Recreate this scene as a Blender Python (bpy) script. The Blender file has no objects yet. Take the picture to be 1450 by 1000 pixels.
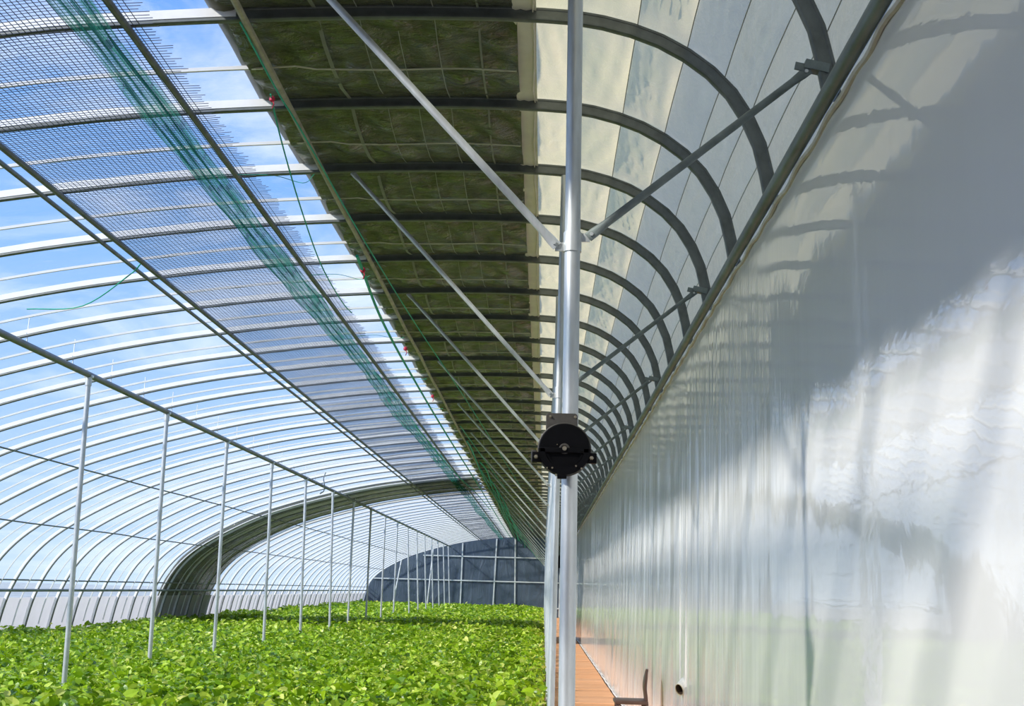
import bpy, bmesh, math, random
import numpy as np
from mathutils import Vector, Matrix
random.seed(7); rng = np.random.default_rng(7)
S = bpy.context.scene
C = S.collection
EYE = 1.55                     # eye height above the path
# ------------------------------------------------------------------ camera
F = 1750.0
def cam_basis(f=F, roll=.022, vp=(769, 836.5)):
    d = np.array([(vp[0]-725)/f, (500-vp[1])/f, 1.0]); d /= np.linalg.norm(d)
    t = np.array([math.sin(roll), math.cos(roll), 0.]); u = t - d*d.dot(t); u /= np.linalg.norm(u)
    x = np.cross(u, d)
    if x[0] < 0: x = -x
    return np.array([x, d, u])
M3 = cam_basis()
cd = bpy.data.cameras.new('camera'); cam = bpy.data.objects.new('camera', cd); C.objects.link(cam)
cx, cy, cz = M3 @ [1,0,0], M3 @ [0,1,0], -(M3 @ [0,0,1])
m = Matrix(((cx[0],cy[0],cz[0],0),(cx[1],cy[1],cz[1],0),(cx[2],cy[2],cz[2],EYE),(0,0,0,1)))
cam.matrix_world = m
cd.sensor_width = 36; cd.lens = 36*F/1450; cd.clip_start = .05; cd.clip_end = 2000
S.camera = cam
S.view_settings.view_transform = 'Standard'; S.view_settings.look = 'None'
S.view_settings.exposure = 0.7; S.view_settings.gamma = 1; S.view_settings.use_curve_mapping = False
try:
    S.cycles.transparent_max_bounces = 24; S.cycles.max_bounces = 10
except Exception: pass

# ------------------------------------------------------------------ node helper
class N:
    def __init__(s, tree): s.t = tree; s.n = tree.nodes; s.l = tree.links
    def add(s, typ, ins=None, **kw):
        n = s.n.new(typ)
        for k, v in kw.items(): setattr(n, k, v)
        for k, v in (ins or {}).items():
            if isinstance(v, bpy.types.NodeSocket): s.l.new(v, n.inputs[k])
            else: n.inputs[k].default_value = v
        return n
    def link(s, a, b): s.l.new(a, b)
    def ramp(s, fac, stops, interp='LINEAR'):
        r = s.add('ShaderNodeValToRGB', {0: fac}); e = r.color_ramp; e.interpolation = interp
        while len(e.elements) < len(stops): e.elements.new(.5)
        for i, (p, c) in enumerate(stops):
            e.elements[i].position = p
            e.elements[i].color = (c, c, c, 1) if isinstance(c, (int, float)) else (*c, 1)
        return r.outputs[0]
    def noise(s, vec, scale, detail=3, rough=.5, dist=0):
        n = s.add('ShaderNodeTexNoise', {'Scale': scale, 'Detail': detail, 'Roughness': rough, 'Distortion': dist})
        if vec is not None: s.link(vec, n.inputs['Vector'])
        return n.outputs['Fac']
    def map(s, vec, scale=(1,1,1), loc=(0,0,0), rot=(0,0,0)):
        return s.add('ShaderNodeMapping', {'Vector': vec, 'Scale': scale, 'Location': loc, 'Rotation': rot}).outputs[0]
    def math(s, op, a, b=0, clamp=False):
        return s.add('ShaderNodeMath', {0: a, 1: b}, operation=op, use_clamp=clamp).outputs[0]
    def mix(s, fac, a, b, mode='MIX'):
        n = s.n.new('ShaderNodeMix'); n.data_type = 'RGBA'; n.blend_type = mode
        for k, v in ((0, fac), (6, a), (7, b)):
            if isinstance(v, bpy.types.NodeSocket): s.link(v, n.inputs[k])
            elif k: n.inputs[k].default_value = (*v, 1) if len(v) == 3 else v
            else: n.inputs[k].default_value = v
        return n.outputs[2]

# ------------------------------------------------------------------ sky and sun
w = bpy.data.worlds.new('sky'); S.world = w; w.use_nodes = True
n = N(w.node_tree); w.node_tree.nodes.clear()
tc = n.add('ShaderNodeTexCoord').outputs['Generated']
sep = n.add('ShaderNodeSeparateXYZ', {0: tc})
grad = n.ramp(sep.outputs[2], [(0, (.42,.55,.76)), (.08, (.30,.46,.74)), (.25, (.18,.37,.73)), (.5, (.075,.25,.70)), (1, (.04,.16,.55))])
zz = n.math('ADD', n.math('MAXIMUM', sep.outputs[2], 0.0), .18)
pl = n.add('ShaderNodeVectorMath', {0: tc}, operation='DIVIDE')
cmb = n.add('ShaderNodeCombineXYZ', {0: zz, 1: zz, 2: zz}); n.link(cmb.outputs[0], pl.inputs[1])
cl = n.noise(n.map(pl.outputs[0], (.9,1.6,1), (3.1,1.7,0), (0,0,.5)), 1.5, 7, .6, .6)
clf = n.ramp(cl, [(.45, 0), (.72, .8)])
clf = n.math('MULTIPLY', clf, n.ramp(sep.outputs[2], [(0, .35), (.4, 1)]))
col = n.mix(clf, grad, (.97,.97,1.0))
bg = n.add('ShaderNodeBackground', {'Color': col, 'Strength': .92})
out = n.add('ShaderNodeOutputWorld'); n.link(bg.outputs[0], out.inputs[0])
sd = bpy.data.lights.new('sun', 'SUN'); sd.energy = 2.9; sd.angle = math.radians(3.0); sd.color = (1, .96, .88)
sun = bpy.data.objects.new('sun', sd); C.objects.link(sun)
to_sun = Vector((-.66, -.45, .50)).normalized()
sun.rotation_euler = to_sun.to_track_quat('Z', 'Y').to_euler()

# ------------------------------------------------------------------ materials
def mat(name):
    m = bpy.data.materials.new(name); m.use_nodes = True; m.node_tree.nodes.clear()
    k = N(m.node_tree); o = k.add('ShaderNodeOutputMaterial'); return m, k, o
def simple(name, col, rough=.5, metal=0, var=.12, scale=8, bump=0, coat=0, spec=.5, stretch=(1,1,1)):
    m, k, o = mat(name)
    tc = k.add('ShaderNodeTexCoord').outputs['Object']
    f = k.noise(k.map(tc, stretch), scale, 4, .6)
    c = k.mix(k.ramp(f, [(.3, 0), (.7, 1)]), tuple(x*(1-var) for x in col), tuple(min(1, x*(1+var)) for x in col))
    p = k.add('ShaderNodeBsdfPrincipled', {'Base Color': c, 'Roughness': rough, 'Metallic': metal, 'Coat Weight': coat, 'Coat Roughness': .1, 'Specular IOR Level': spec})
    if bump:
        b = k.add('ShaderNodeBump', {'Height': f, 'Strength': bump, 'Distance': .01}); k.link(b.outputs[0], p.inputs['Normal'])
    k.link(p.outputs[0], o.inputs[0]); return m
GALV = simple('galvanised_steel', (.66,.69,.70), .42, .55, .12, 30, .05, stretch=(1,1,.2))
POST = simple('galvanised_post', (.60,.63,.66), .42, .45, .1, 20)
ARCH = simple('arch_steel', (.15,.165,.16), .45, .3, .2, 14)
GLEAM = simple('painted_arch_gleam', (.95,.95,.94), .45, 0, .05, 8, spec=.6)  # white stands in for bright sky reflected on the arch sides
DARKPIPE = simple('weathered_pipe', (.16,.18,.18), .55, .3, .25, 12)
RAIL = simple('rail_steel', (.20,.235,.23), .5, .3, .3, 9, stretch=(1,.3,1))
BLACK = simple('black_paint', (.003,.003,.004), .5, 0, .2, 20, spec=.12)
PLATE = simple('zinc_plate', (.085,.078,.068), .5, .2, .2, 30)
BOLT = simple('brass_bolt', (.62,.54,.40), .35, .9, .1, 30)
ROPE = simple('green_rope', (.01,.42,.26), .6, 0, .2, 60)
STRAP = simple('white_strap', (.80,.81,.80), .55, 0, .06, 6)
CORD = simple('cream_cord', (.62,.60,.45), .6, 0, .1, 10)
BAMBOO = simple('tan_pipe', (.36,.34,.24), .5, .1, .3, 10)
RED = simple('red_tie', (.55,.03,.08), .6)
BROWN = simple('brown_plastic', (.10,.055,.04), .4, 0, .15, 12)
NETM = simple('black_netting', (.075,.09,.13), .55, 0, .2, 10)
HEM = simple('cream_hem', (.72,.66,.52), .6, 0, .12, 10)
SOIL = simple('soil', (.11,.07,.045), .95, 0, .4, 9, .8)
DARKSOIL = simple('dark_undergrowth_soil', (.05,.065,.02), .95, 0, .4, 6, .6)  # dark green-brown, for the layer beneath the leaves
BARM = simple('gable_bar_steel', (.62,.66,.68), .45, .3, .08, 4)
PIPEIN = simple('pipe_inside', (.06,.035,.02), .8)
LIP = simple('pipe_lip', (.55,.48,.30), .5)
GROUND = simple('outside_ground', (.42,.45,.42), .95, 0, .4, .5)  # paled so that distance haze is part of the colour

def film_material(name='greenhouse_film', lo=.045, hi=.22, milk=(.93,.95,.97), wr=1.0):
    m, k, o = mat(name)
    tc = k.add('ShaderNodeTexCoord').outputs['Object']
    wv = k.noise(k.map(tc, (.8,3.0,.8)), 1.6, 6, .6, .8)
    bmp = k.add('ShaderNodeBump', {'Height': k.noise(k.map(tc, (1,4,1)), 3.2, 5, .6, 1.0), 'Strength': .5*wr, 'Distance': .05})
    lw = k.add('ShaderNodeLayerWeight', {'Blend': .5}); k.link(bmp.outputs[0], lw.inputs['Normal'])
    fac = k.math('MULTIPLY', k.math('POWER', lw.outputs['Facing'], 2.2), hi-lo)
    fac = k.math('ADD', fac, lo)
    fac = k.math('MULTIPLY', fac, k.ramp(wv, [(.3, .6), (.72, 1.25)]), True)
    tr = k.add('ShaderNodeBsdfTransparent', {'Color': (.97,.98,.985,1)})
    tl = k.add('ShaderNodeBsdfTranslucent', {'Color': (*milk, 1)})
    df = k.add('ShaderNodeBsdfDiffuse', {'Color': (*milk, 1)})
    a = k.add('ShaderNodeMixShader', {0: .35, 1: tl.outputs[0], 2: df.outputs[0]})
    gl = k.add('ShaderNodeBsdfGlossy', {'Color': (1,1,1,1), 'Roughness': .12}); k.link(bmp.outputs[0], gl.inputs['Normal'])
    g = k.add('ShaderNodeMixShader', {0: .12, 1: a.outputs[0], 2: gl.outputs[0]})
    mx = k.add('ShaderNodeMixShader', {0: fac, 1: tr.outputs[0], 2: g.outputs[0]})
    k.link(mx.outputs[0], o.inputs[0]); return m
FILM = film_material()

def opaque_film(name, col, trans=.4, rough=.2, bumps=((1,1,1,6,.3,.02),), coat=.6, var=.05, col2=None, scale=2.5, coatr=.08, ior=1.5, cior=1.5, tint=None):
    """plastic sheet: diffuse + translucent body with a gloss coat and wrinkle relief"""
    m, k, o = mat(name)
    tc = k.add('ShaderNodeTexCoord').outputs['Object']
    f = k.noise(tc, scale, 5, .6)
    rnd = k.add('ShaderNodeObjectInfo').outputs['Random']
    c2 = col2 or tuple(x*(1-3*var) for x in col)
    c = k.mix(k.math('ADD', k.math('MULTIPLY', k.ramp(f, [(.35, 0), (.65, 1)]), .6), k.math('MULTIPLY', rnd, .4)), col, c2)
    nrm = None
    for sx, sy, sz, sc, st, ds in bumps:
        b = k.add('ShaderNodeBump', {'Height': k.noise(k.map(tc, (sx,sy,sz)), sc, 5, .62, .9), 'Strength': st, 'Distance': ds})
        if nrm is not None: k.link(nrm, b.inputs['Normal'])
        nrm = b.outputs[0]
    p = k.add('ShaderNodeBsdfPrincipled', {'Base Color': c, 'Roughness': rough, 'Coat IOR': cior, 'Coat Weight': coat, 'Coat Roughness': coatr, 'IOR': ior})
    if nrm is not None:
        k.link(nrm, p.inputs['Normal']); k.link(nrm, p.inputs['Coat Normal'])
    if trans:
        tl = k.add('ShaderNodeBsdfTranslucent', {'Color': k.mix(1, c, tint, 'MULTIPLY') if tint else c})
        mx = k.add('ShaderNodeMixShader', {0: trans, 1: p.outputs[0], 2: tl.outputs[0]})
        k.link(mx.outputs[0], o.inputs[0])
    else: k.link(p.outputs[0], o.inputs[0])
    return m
CREAM = opaque_film('cream_quilt_lining', (.93,.89,.73), .60, .3, ((1.5,1.5,1.5,4,.8,.06),(1,1,1,20,.25,.012)), .9, .03, (.88,.88,.66), 2.0, tint=(1,.87,.66))
GREY = opaque_film('white_quilt_lining', (.94,.91,.80), .68, .3, ((1.5,1.5,1.5,4,.9,.07),(1,1,1,20,.3,.015)), 1, .03, (.90,.88,.76), 2.0, tint=(1,.83,.60))
DARKQ = opaque_film('dark_green_quilt', (.028,.034,.016), 0, .28, ((1.0,3.2,1.0,4,1,.16),(1,2.5,1,16,.8,.03)), 1, .2, (.125,.14,.045), 6.0, coatr=.13, cior=1.6)  # lighter olive mottling paints in the light caught by the wrinkles
SKIRT = opaque_film('white_side_film', (.74,.71,.72), .5, .35, ((1,4,1,2,.3,.03),), .4, .03)
DARKF = opaque_film('blue_end_film', (.045,.066,.098), .10, .28, ((2.5,1,.7,.8,.8,.12),(3,1,1,2.5,.3,.04)), .5, .3, (.11,.145,.19), .5, coatr=.2)
def net_bunch():
    m, k, o = mat('green_fine_net')
    tc = k.add('ShaderNodeTexCoord').outputs['Object']
    f = k.noise(k.map(tc, (26,.9,26)), 1.2, 5, .65, .6)
    tr = k.add('ShaderNodeBsdfTransparent', {'Color': (.9,1,.97,1)})
    c = k.mix(f, (.015,.13,.09), (.07,.34,.26))
    tl = k.add('ShaderNodeBsdfTranslucent', {'Color': c}); df = k.add('ShaderNodeBsdfDiffuse', {'Color': c})
    a = k.add('ShaderNodeMixShader', {0: .5, 1: tl.outputs[0], 2: df.outputs[0]})
    mx = k.add('ShaderNodeMixShader', {0: k.ramp(f, [(.36, .12), (.62, .9)]), 1: tr.outputs[0], 2: a.outputs[0]})
    k.link(mx.outputs[0], o.inputs[0]); return m
GREENNET = net_bunch()
def leaf_mat():
    m, k, o = mat('leaf_green')
    g = k.add('ShaderNodeNewGeometry')
    r = g.outputs['Random Per Island']
    tc = k.add('ShaderNodeTexCoord').outputs['Object']
    c = k.ramp(r, [(0, (.05,.15,.006)), (.25, (.18,.36,.010)), (.6, (.45,.68,.02)), (.9, (.74,.88,.12)), (1, (.90,.90,.25))])
    big = k.noise(tc, .35, 3)
    c = k.mix(k.ramp(big, [(.35, .0), (.7, .35)]), c, (.22,.40,.015))
    p = k.add('ShaderNodeBsdfPrincipled', {'Base Color': c, 'Roughness': .38, 'Specular IOR Level': .5})
    tl = k.add('ShaderNodeBsdfTranslucent', {'Color': k.mix(.35, c, (.60,.80,.02))})
    mx = k.add('ShaderNodeMixShader', {0: .32, 1: p.outputs[0], 2: tl.outputs[0]})
    k.link(mx.outputs[0], o.inputs[0]); return m
LEAF = leaf_mat()
def path_mat():
    m, k, o = mat('orange_paving')
    tc = k.add('ShaderNodeTexCoord').outputs['Object']
    oi = k.add('ShaderNodeObjectInfo')
    f = k.noise(k.map(tc, (1,2.2,1)), 2.5, 6, .7)
    c = k.mix(k.ramp(f, [(.3, 0), (.7, 1)]), (.60,.27,.11), (.78,.40,.19))
    c = k.mix(k.math('MULTIPLY', oi.outputs['Random'], .35), c, (.70,.42,.25))
    p = k.add('ShaderNodeBsdfPrincipled', {'Base Color': c, 'Roughness': .8})
    b = k.add('ShaderNodeBump', {'Height': f, 'Strength': .4, 'Distance': .01}); k.link(b.outputs[0], p.inputs['Normal'])
    k.link(p.outputs[0], o.inputs[0]); return m
PATH = path_mat()
def wall_mat():
    m, k, o = mat('white_wall_film')
    tc = k.add('ShaderNodeTexCoord').outputs['Object']
    f = k.noise(k.map(tc, (1,1.2,.25)), 1.4, 5, .6)
    c = k.mix(f, (.84,.82,.785), (.90,.885,.85))
    mask = k.ramp(k.noise(k.map(tc, (1,.55,.35), (0,4.2,1)), 1.0, 2), [(.42, .12), (.6, 1)])
    ysp = k.add('ShaderNodeSeparateXYZ', {0: tc}).outputs[1]
    mr = k.add('ShaderNodeMapRange', {0: ysp, 1: 5.0, 2: 8.5, 3: .03, 4: 1.0}).outputs[0]
    mask = k.math('MULTIPLY', mask, mr)
    b1 = k.add('ShaderNodeBump', {'Height': k.noise(k.map(tc, (1,9,.28)), 1.3, 4, .6, .4), 'Strength': k.math('MULTIPLY', mask, .30), 'Distance': .03})
    b2 = k.add('ShaderNodeBump', {'Height': k.noise(k.map(tc, (1,30,.7)), 1.0, 3, .6, .3), 'Strength': k.math('MULTIPLY', mask, .16), 'Distance': .012, 'Normal': b1.outputs[0]})
    b3 = k.add('ShaderNodeBump', {'Height': k.noise(k.map(tc, (1,1.2,2.5)), 2.0, 3, .6, .6), 'Strength': .05, 'Distance': .02, 'Normal': b2.outputs[0]})
    p = k.add('ShaderNodeBsdfPrincipled', {'Base Color': c, 'Roughness': .45, 'Coat Weight': .8, 'Coat Roughness': .018, 'Coat IOR': 1.45, 'Normal': b3.outputs[0], 'Coat Normal': b3.outputs[0], 'IOR': 1.5})
    k.link(p.outputs[0], o.inputs[0]); return m
WALLF = wall_mat()

# ------------------------------------------------------------------ mesh helpers
def mesh_from(name, V, Fc, m, smooth=True):
    me = bpy.data.meshes.new(name)
    me.from_pydata([tuple(map(float, v)) for v in V], [], [tuple(map(int, f)) for f in Fc])
    if m is not None: me.materials.append(m)
    if smooth:
        me.polygons.foreach_set('use_smooth', np.ones(len(me.polygons), dtype=bool))
    me.update(); return me
def big_mesh(name, V, Q, m, smooth=True):
    """V (n,3), Q (k,4 or 3) numpy"""
    me = bpy.data.meshes.new(name); V = np.asarray(V, np.float32); Q = np.asarray(Q, np.int32); k = Q.shape[1]
    me.vertices.add(len(V)); me.vertices.foreach_set('co', V.ravel())
    me.loops.add(Q.size); me.loops.foreach_set('vertex_index', Q.ravel())
    me.polygons.add(len(Q)); me.polygons.foreach_set('loop_start', np.arange(len(Q), dtype=np.int32)*k)
    me.polygons.foreach_set('loop_total', np.full(len(Q), k, np.int32))
    me.polygons.foreach_set('use_smooth', np.full(len(Q), smooth, dtype=bool))
    me.materials.append(m); me.update(calc_edges=True); return me
class G:
    """geometry collector -> one mesh"""
    def __init__(s): s.V = []; s.F = []
    def add(s, V, Fc):
        o = len(s.V); s.V += [tuple(v) for v in V]; s.F += [tuple(i+o for i in f) for f in Fc]; return s
    def box(s, c, d, R=None, bev=0):
        hx, hy, hz = d[0]/2, d[1]/2, d[2]/2
        bm = bmesh.new(); bmesh.ops.create_cube(bm, size=1)
        for v in bm.verts: v.co = Vector((v.co.x*d[0], v.co.y*d[1], v.co.z*d[2]))
        if bev: bmesh.ops.bevel(bm, geom=bm.edges[:], offset=bev, segments=2, affect='EDGES', profile=.6)
        V = [(R @ v.co if R else v.co) + Vector(c) for v in bm.verts]
        Fc = [[v.index for v in f.verts] for f in bm.faces]; bm.free(); return s.add(V, Fc)
    def tube(s, pts, r, seg=8, cap=True, flat=1.0):
        pts = [Vector(p) for p in pts]; n0 = len(pts)
        rs = r if hasattr(r, '__len__') else [r]*n0
        V = []; Fc = []; ref = None
        for i, p in enumerate(pts):
            t = (pts[min(i+1, n0-1)] - pts[max(i-1, 0)]).normalized()
            if ref is None: ref = Vector((0,0,1)) if abs(t.z) < .9 else Vector((1,0,0))
            a = (ref - t*ref.dot(t)).normalized(); b = t.cross(a); ref = a
            for j in range(seg):
                th = 2*math.pi*j/seg
                V.append(p + a*math.cos(th)*rs[i]*flat + b*math.sin(th)*rs[i])
        for i in range(n0-1):
            for j in range(seg):
                Fc.append((i*seg+j, i*seg+(j+1) % seg, (i+1)*seg+(j+1) % seg, (i+1)*seg+j))
        if cap: Fc += [tuple(range(seg))[::-1], tuple((n0-1)*seg+j for j in range(seg))]
        return s.add(V, Fc)
    def lathe(s, prof, c, axis='Y', seg=32):
        """prof: (radius, along). revolve around axis through c"""
        V = []; Fc = []
        for r, a in prof:
            for j in range(seg):
                th = 2*math.pi*j/seg; x, y = r*math.cos(th), r*math.sin(th)
                V.append(Vector(c) + (Vector((x, a, y)) if axis == 'Y' else Vector((x, y, a)) if axis == 'Z' else Vector((a, x, y))))
        k = len(prof)
        for i in range(k-1):
            for j in range(seg):
                Fc.append((i*seg+j, i*seg+(j+1) % seg, (i+1)*seg+(j+1) % seg, (i+1)*seg+j))
        Fc += [tuple(range(seg))[::-1], tuple((k-1)*seg+j for j in range(seg))]
        return s.add(V, Fc)
    def mesh(s, name, m, smooth=False):
        me = mesh_from(name, s.V, s.F, m, False)
        bm = bmesh.new(); bm.from_mesh(me); bmesh.ops.recalc_face_normals(bm, faces=bm.faces[:])
        bm.to_mesh(me); bm.free()
        if smooth:
            me.polygons.foreach_set('use_smooth', np.ones(len(me.polygons), dtype=bool))
            try: me.set_sharp_from_angle(angle=math.radians(40))
            except Exception: pass
        return me
def tag(o, label=None, cat=None, group=None, kind=None):
    for k, v in (('label', label), ('category', cat), ('group', group), ('kind', kind)):
        if v: o[k] = v
    return o
def link(name, me, parent=None, loc=(0,0,0), **kw):
    o = bpy.data.objects.new(name, me); C.objects.link(o); o.parent = parent; o.location = loc
    return tag(o, **kw)
def empty(name, loc=(0,0,0), **kw): return link(name, None, None, loc, **kw)

# ------------------------------------------------------------------ cross-section of the greenhouse (x, z above floor)
P0 = [(-10.46,-1.60),(-10.38,-.95),(-10.2,-.25),(-9.82,.42),(-9.15,1.0),(-7.9,1.68),(-6.75,2.10),(-5.5,2.45),(-4.6,2.65),(-3.7,2.80),
      (-2.7,2.93),(-1.8,3.00),(-.9,3.035),(-.1,3.03),(.28,2.985),(.62,2.86),(.90,2.64),(1.07,2.34),(1.14,2.0)]
def crom(P, k):
    P = [np.array(p, float) for p in P]; P = [2*P[0]-P[1]] + P + [2*P[-1]-P[-2]]; o = []
    for i in range(1, len(P)-2):
        a, b, c, d = P[i-1:i+3]
        for t in np.arange(k)/k:
            o.append(.5*((2*b)+(-a+c)*t+(2*a-5*b+4*c-d)*t*t+(-a+3*b-3*c+d)*t**3))
    o.append(P[-2]); return np.array(o)
PR = crom(P0, 12); PR[:, 1] += EYE
SL = np.r_[0, np.cumsum(np.linalg.norm(np.diff(PR, axis=0), axis=1))]
def at_s(s):
    s = np.asarray(s, float)
    x = np.interp(s, SL, PR[:, 0]); z = np.interp(s, SL, PR[:, 1])
    e = .02; dx = np.interp(s+e, SL, PR[:, 0])-np.interp(s-e, SL, PR[:, 0]); dz = np.interp(s+e, SL, PR[:, 1])-np.interp(s-e, SL, PR[:, 1])
    L = np.hypot(dx, dz)+1e-9
    return x, z, -dz/L, dx/L          # point and outward (up) normal
def s_of_x(x):
    i = int(np.argmin(abs(PR[:, 0]-x)+ (abs(PR[:,1]-0) > 99)))
    return SL[max(0, i)] if False else float(np.interp(x, PR[:, 0], SL))
def top(x, off=0):
    X, Z, nx, nz = at_s(s_of_x(x)); return float(X+nx*off), float(Z+nz*off)
D = 72.6
ARY = [.95, 2.25, 3.52, 4.80, 6.17, 7.42, 8.64, 9.88, 11.15]
ARY = [-4.2, -2.9, -1.6, -.33] + ARY
while ARY[-1] + 1.27 < D-.3: ARY.append(ARY[-1]+1.27)
I0 = ARY.index(4.80)
BACK = -5.0

# ------------------------------------------------------------------ setting: floor, path slabs, wall
floor = empty('floor', kind='structure', label='soil floor of the greenhouse with an orange paved path beside the wall')
link('soil', G().box((-4.5, 33, -.15), (14, 84, .29)).mesh('soil', SOIL), floor)
gr = link('outside_ground', G().box((-5, 40, -.30), (600, 600, .2)).mesh('outside_ground', GROUND), kind='structure', label='grassy ground outside around the greenhouse')
y = 8.0; k = 0
while y < D-.1:
    L = random.uniform(.75, 1.25)
    g = G(); x0, x1 = .03+random.uniform(-.03,.03), 1.09
    # two or three boards of slightly different height make one slab row
    bm = bmesh.new(); bmesh.ops.create_cube(bm, size=1)
    for v in bm.verts: v.co = Vector((v.co.x*(x1-x0), v.co.y*(L-.03), v.co.z*.05))
    bmesh.ops.bevel(bm, geom=bm.edges[:], offset=.008, segments=1, affect='EDGES')
    me = bpy.data.meshes.new('paving_slab'); bm.to_mesh(me); bm.free(); me.materials.append(PATH)
    o = link('paving_slab', me, floor, ((x0+x1)/2, y+L/2, random.uniform(.0, .012)+.005))
    o.rotation_euler = (random.uniform(-.006,.006), random.uniform(-.006,.006), random.uniform(-.012,.012))
    y += L; k += 1

WX = 1.16
wall = empty('wall_right', kind='structure', label='solid north wall covered with glossy wrinkled white plastic film')
link('wall_core', G().box((WX+.22, 33.5, 1.73), (.36, 80, 3.5)).mesh('wall_core', simple('rammed_wall', (.55,.5,.42), .9)), wall)
# film skin with real vertical folds
ys = np.r_[np.linspace(BACK, 2, 20)[:-1], np.linspace(2, 8, 420)[:-1], np.linspace(8, 18, 420)[:-1], np.linspace(18, D, 320)]
zs = np.linspace(.01, EYE+1.98, 22)
YY, ZZ = np.meshgrid(ys, zs, indexing='ij')
def fold(Y, Z):
    d = np.zeros_like(Y); r = np.random.default_rng(3)
    for wl, am in ((1.1,.005),(.5,.0025),(.28,.0016),(.16,.0009)):
        for q in range(3):
            p, sl, zc, zw, wl2 = r.uniform(0, 6.3), r.uniform(-.06,.06), r.uniform(.3, 3.0), r.uniform(.6, 1.6), wl*r.uniform(.8, 1.25)
            env = np.exp(-((Z-zc)/zw)**2)*(.5+.5*np.sin(Y*r.uniform(.5,1.3)+r.uniform(0,6)))
            d += am*env*np.sin(2*math.pi*(Y+sl*Z)/wl2+p)
    e = np.clip((EYE+1.98-Z)/.5, 0, 1)
    a = np.clip((Y-4.5)/4, .06, 1)
    return d*e*a
XX = WX - .004 - np.abs(.010) + fold(YY, ZZ)
V = np.stack([XX, YY, ZZ], -1).reshape(-1, 3); nz_ = len(zs)
I, J = np.meshgrid(np.arange(len(ys)-1), np.arange(nz_-1), indexing='ij'); b = (I*nz_+J).ravel()
link('wall_film', big_mesh('wall_film', V, np.stack([b, b+1, b+nz_+1, b+nz_], 1), WALLF), wall)
# hem at the top: thin dark batten and cream scalloped edge, and at the foot
g = G(); pts = [(WX-.022+.004*math.sin(yy*9), yy, EYE+1.955+.008*math.sin(yy*13+math.sin(yy*3))) for yy in np.arange(BACK, 40, .08)] + [(WX-.02, D-.1, EYE+1.955)]
g.tube(pts, .012, 5); link('film_hem', g.mesh('film_hem', HEM, True), wall, label='cream scalloped hem along the top of the wall film')
g = G(); pts = [(WX-.03+.004*math.sin(yy*5), yy, .018+.004*math.sin(yy*9)) for yy in np.arange(8, 40, .12)] + [(WX-.03, D-.1, .02)]
g.tube(pts, .014, 5); link('film_foot', g.mesh('film_foot', simple('white_foot_film', (.75,.73,.70), .5)), wall)
g = G().tube([(WX-.055, BACK, EYE+2.0), (WX-.055, 20, EYE+2.0), (WX-.055, D-.05, EYE+2.0)], .034, 10)
link('trim_1', g.mesh('top_rail', RAIL, True), kind='structure', label='grey-green steel rail along the top of the white wall')

# ------------------------------------------------------------------ roof: arches, film, quilt panels
ceil = empty('ceiling', kind='structure', label='curved steel arch roof of the greenhouse with film and quilt')
S0, S1 = SL[0], SL[-1]
def sweep(csec, s0, s1, k, m, name, off=0):
    ss = np.linspace(s0, s1, k); X, Z, nx, nz = at_s(ss); c = len(csec); V = []; Fc = []
    for i in range(k):
        for (yy, h) in csec: V.append((X[i]+nx[i]*(h+off), yy, Z[i]+nz[i]*(h+off)))
    for i in range(k-1):
        for j in range(c): Fc.append((i*c+j, i*c+(j+1) % c, (i+1)*c+(j+1) % c, (i+1)*c+j))
    Fc += [tuple(range(c)), tuple((k-1)*c+j for j in range(c))[::-1]]
    g = G().add(V, Fc); return g.mesh(name, m, True)
cs = [(-.021,.035),(-.021,.024),(-.017,.020),(-.017,-.012),(-.021,-.018),(-.021,-.032),(-.016,-.036),
      (.016,-.036),(.021,-.032),(.021,-.018),(.017,-.012),(.017,.020),(.021,.024),(.021,.035)]
arch_me = sweep(cs, S0, S1, 90, ARCH, 'arch_rib')
for i, yy in enumerate(ARY): link('arch_rib', arch_me, ceil, (0, yy, 0))
csl = [(-.024,.037),(-.024,-.014),(-.018,-.015),(-.018,.030),(.018,.030),(.018,-.015),(.024,-.014),(.024,.037)]
gleam_me = sweep(csl, S0, s_of_x(-1.72), 80, GLEAM, 'arch_gleam_band')  # added bands that paint the sky reflection along the open-roof arches
for i, yy in enumerate(ARY): link('arch_gleam_band', gleam_me, ceil, (0, yy, 0))
# straps pressing the film down between the arches (thin, white), over the open roof
SX = s_of_x(-1.72)
cs2 = [(-.009,.012),(-.009,-.010),(.009,-.010),(.009,.012)]
strap_me = sweep(cs2, s_of_x(-10.38), SX, 70, STRAP, 'press_strap', off=-.022)
cord_n = []
for i in range(len(ARY)-1): link('press_strap', strap_me, ceil, (0, (ARY[i]+ARY[i+1])/2, 0))
# film
def bay_sheet(sa, sb, ks, per, offs, sag, m, name, ylist, noise=0, half=True):
    ss = np.linspace(sa, sb, ks); X, Z, nx, nz = at_s(ss); yl = []; dl = []
    for i in range(len(ylist)-1):
        for q in range(per):
            t = q/per; yl.append(ylist[i]+(ylist[i+1]-ylist[i])*t)
            dl.append(-sag*(1-abs(1-2*t)) if half else -sag*math.sin(math.pi*t))
    yl.append(ylist[-1]); dl.append(0); yl = np.array(yl); dl = np.array(dl)+offs
    nn = rng.normal(0, 1, (len(yl), ks))*noise
    A = np.stack([X[None]+nx[None]*(dl[:, None]+nn), np.repeat(yl[:, None], ks, 1), Z[None]+nz[None]*(dl[:, None]+nn)], -1).reshape(-1, 3)
    I, J = np.meshgrid(np.arange(len(yl)-1), np.arange(ks-1), indexing='ij'); b = (I*ks+J).ravel()
    return big_mesh(name, A, np.stack([b, b+ks, b+ks+1, b+1], 1), m)
YL = [BACK] + ARY + [D]
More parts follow.
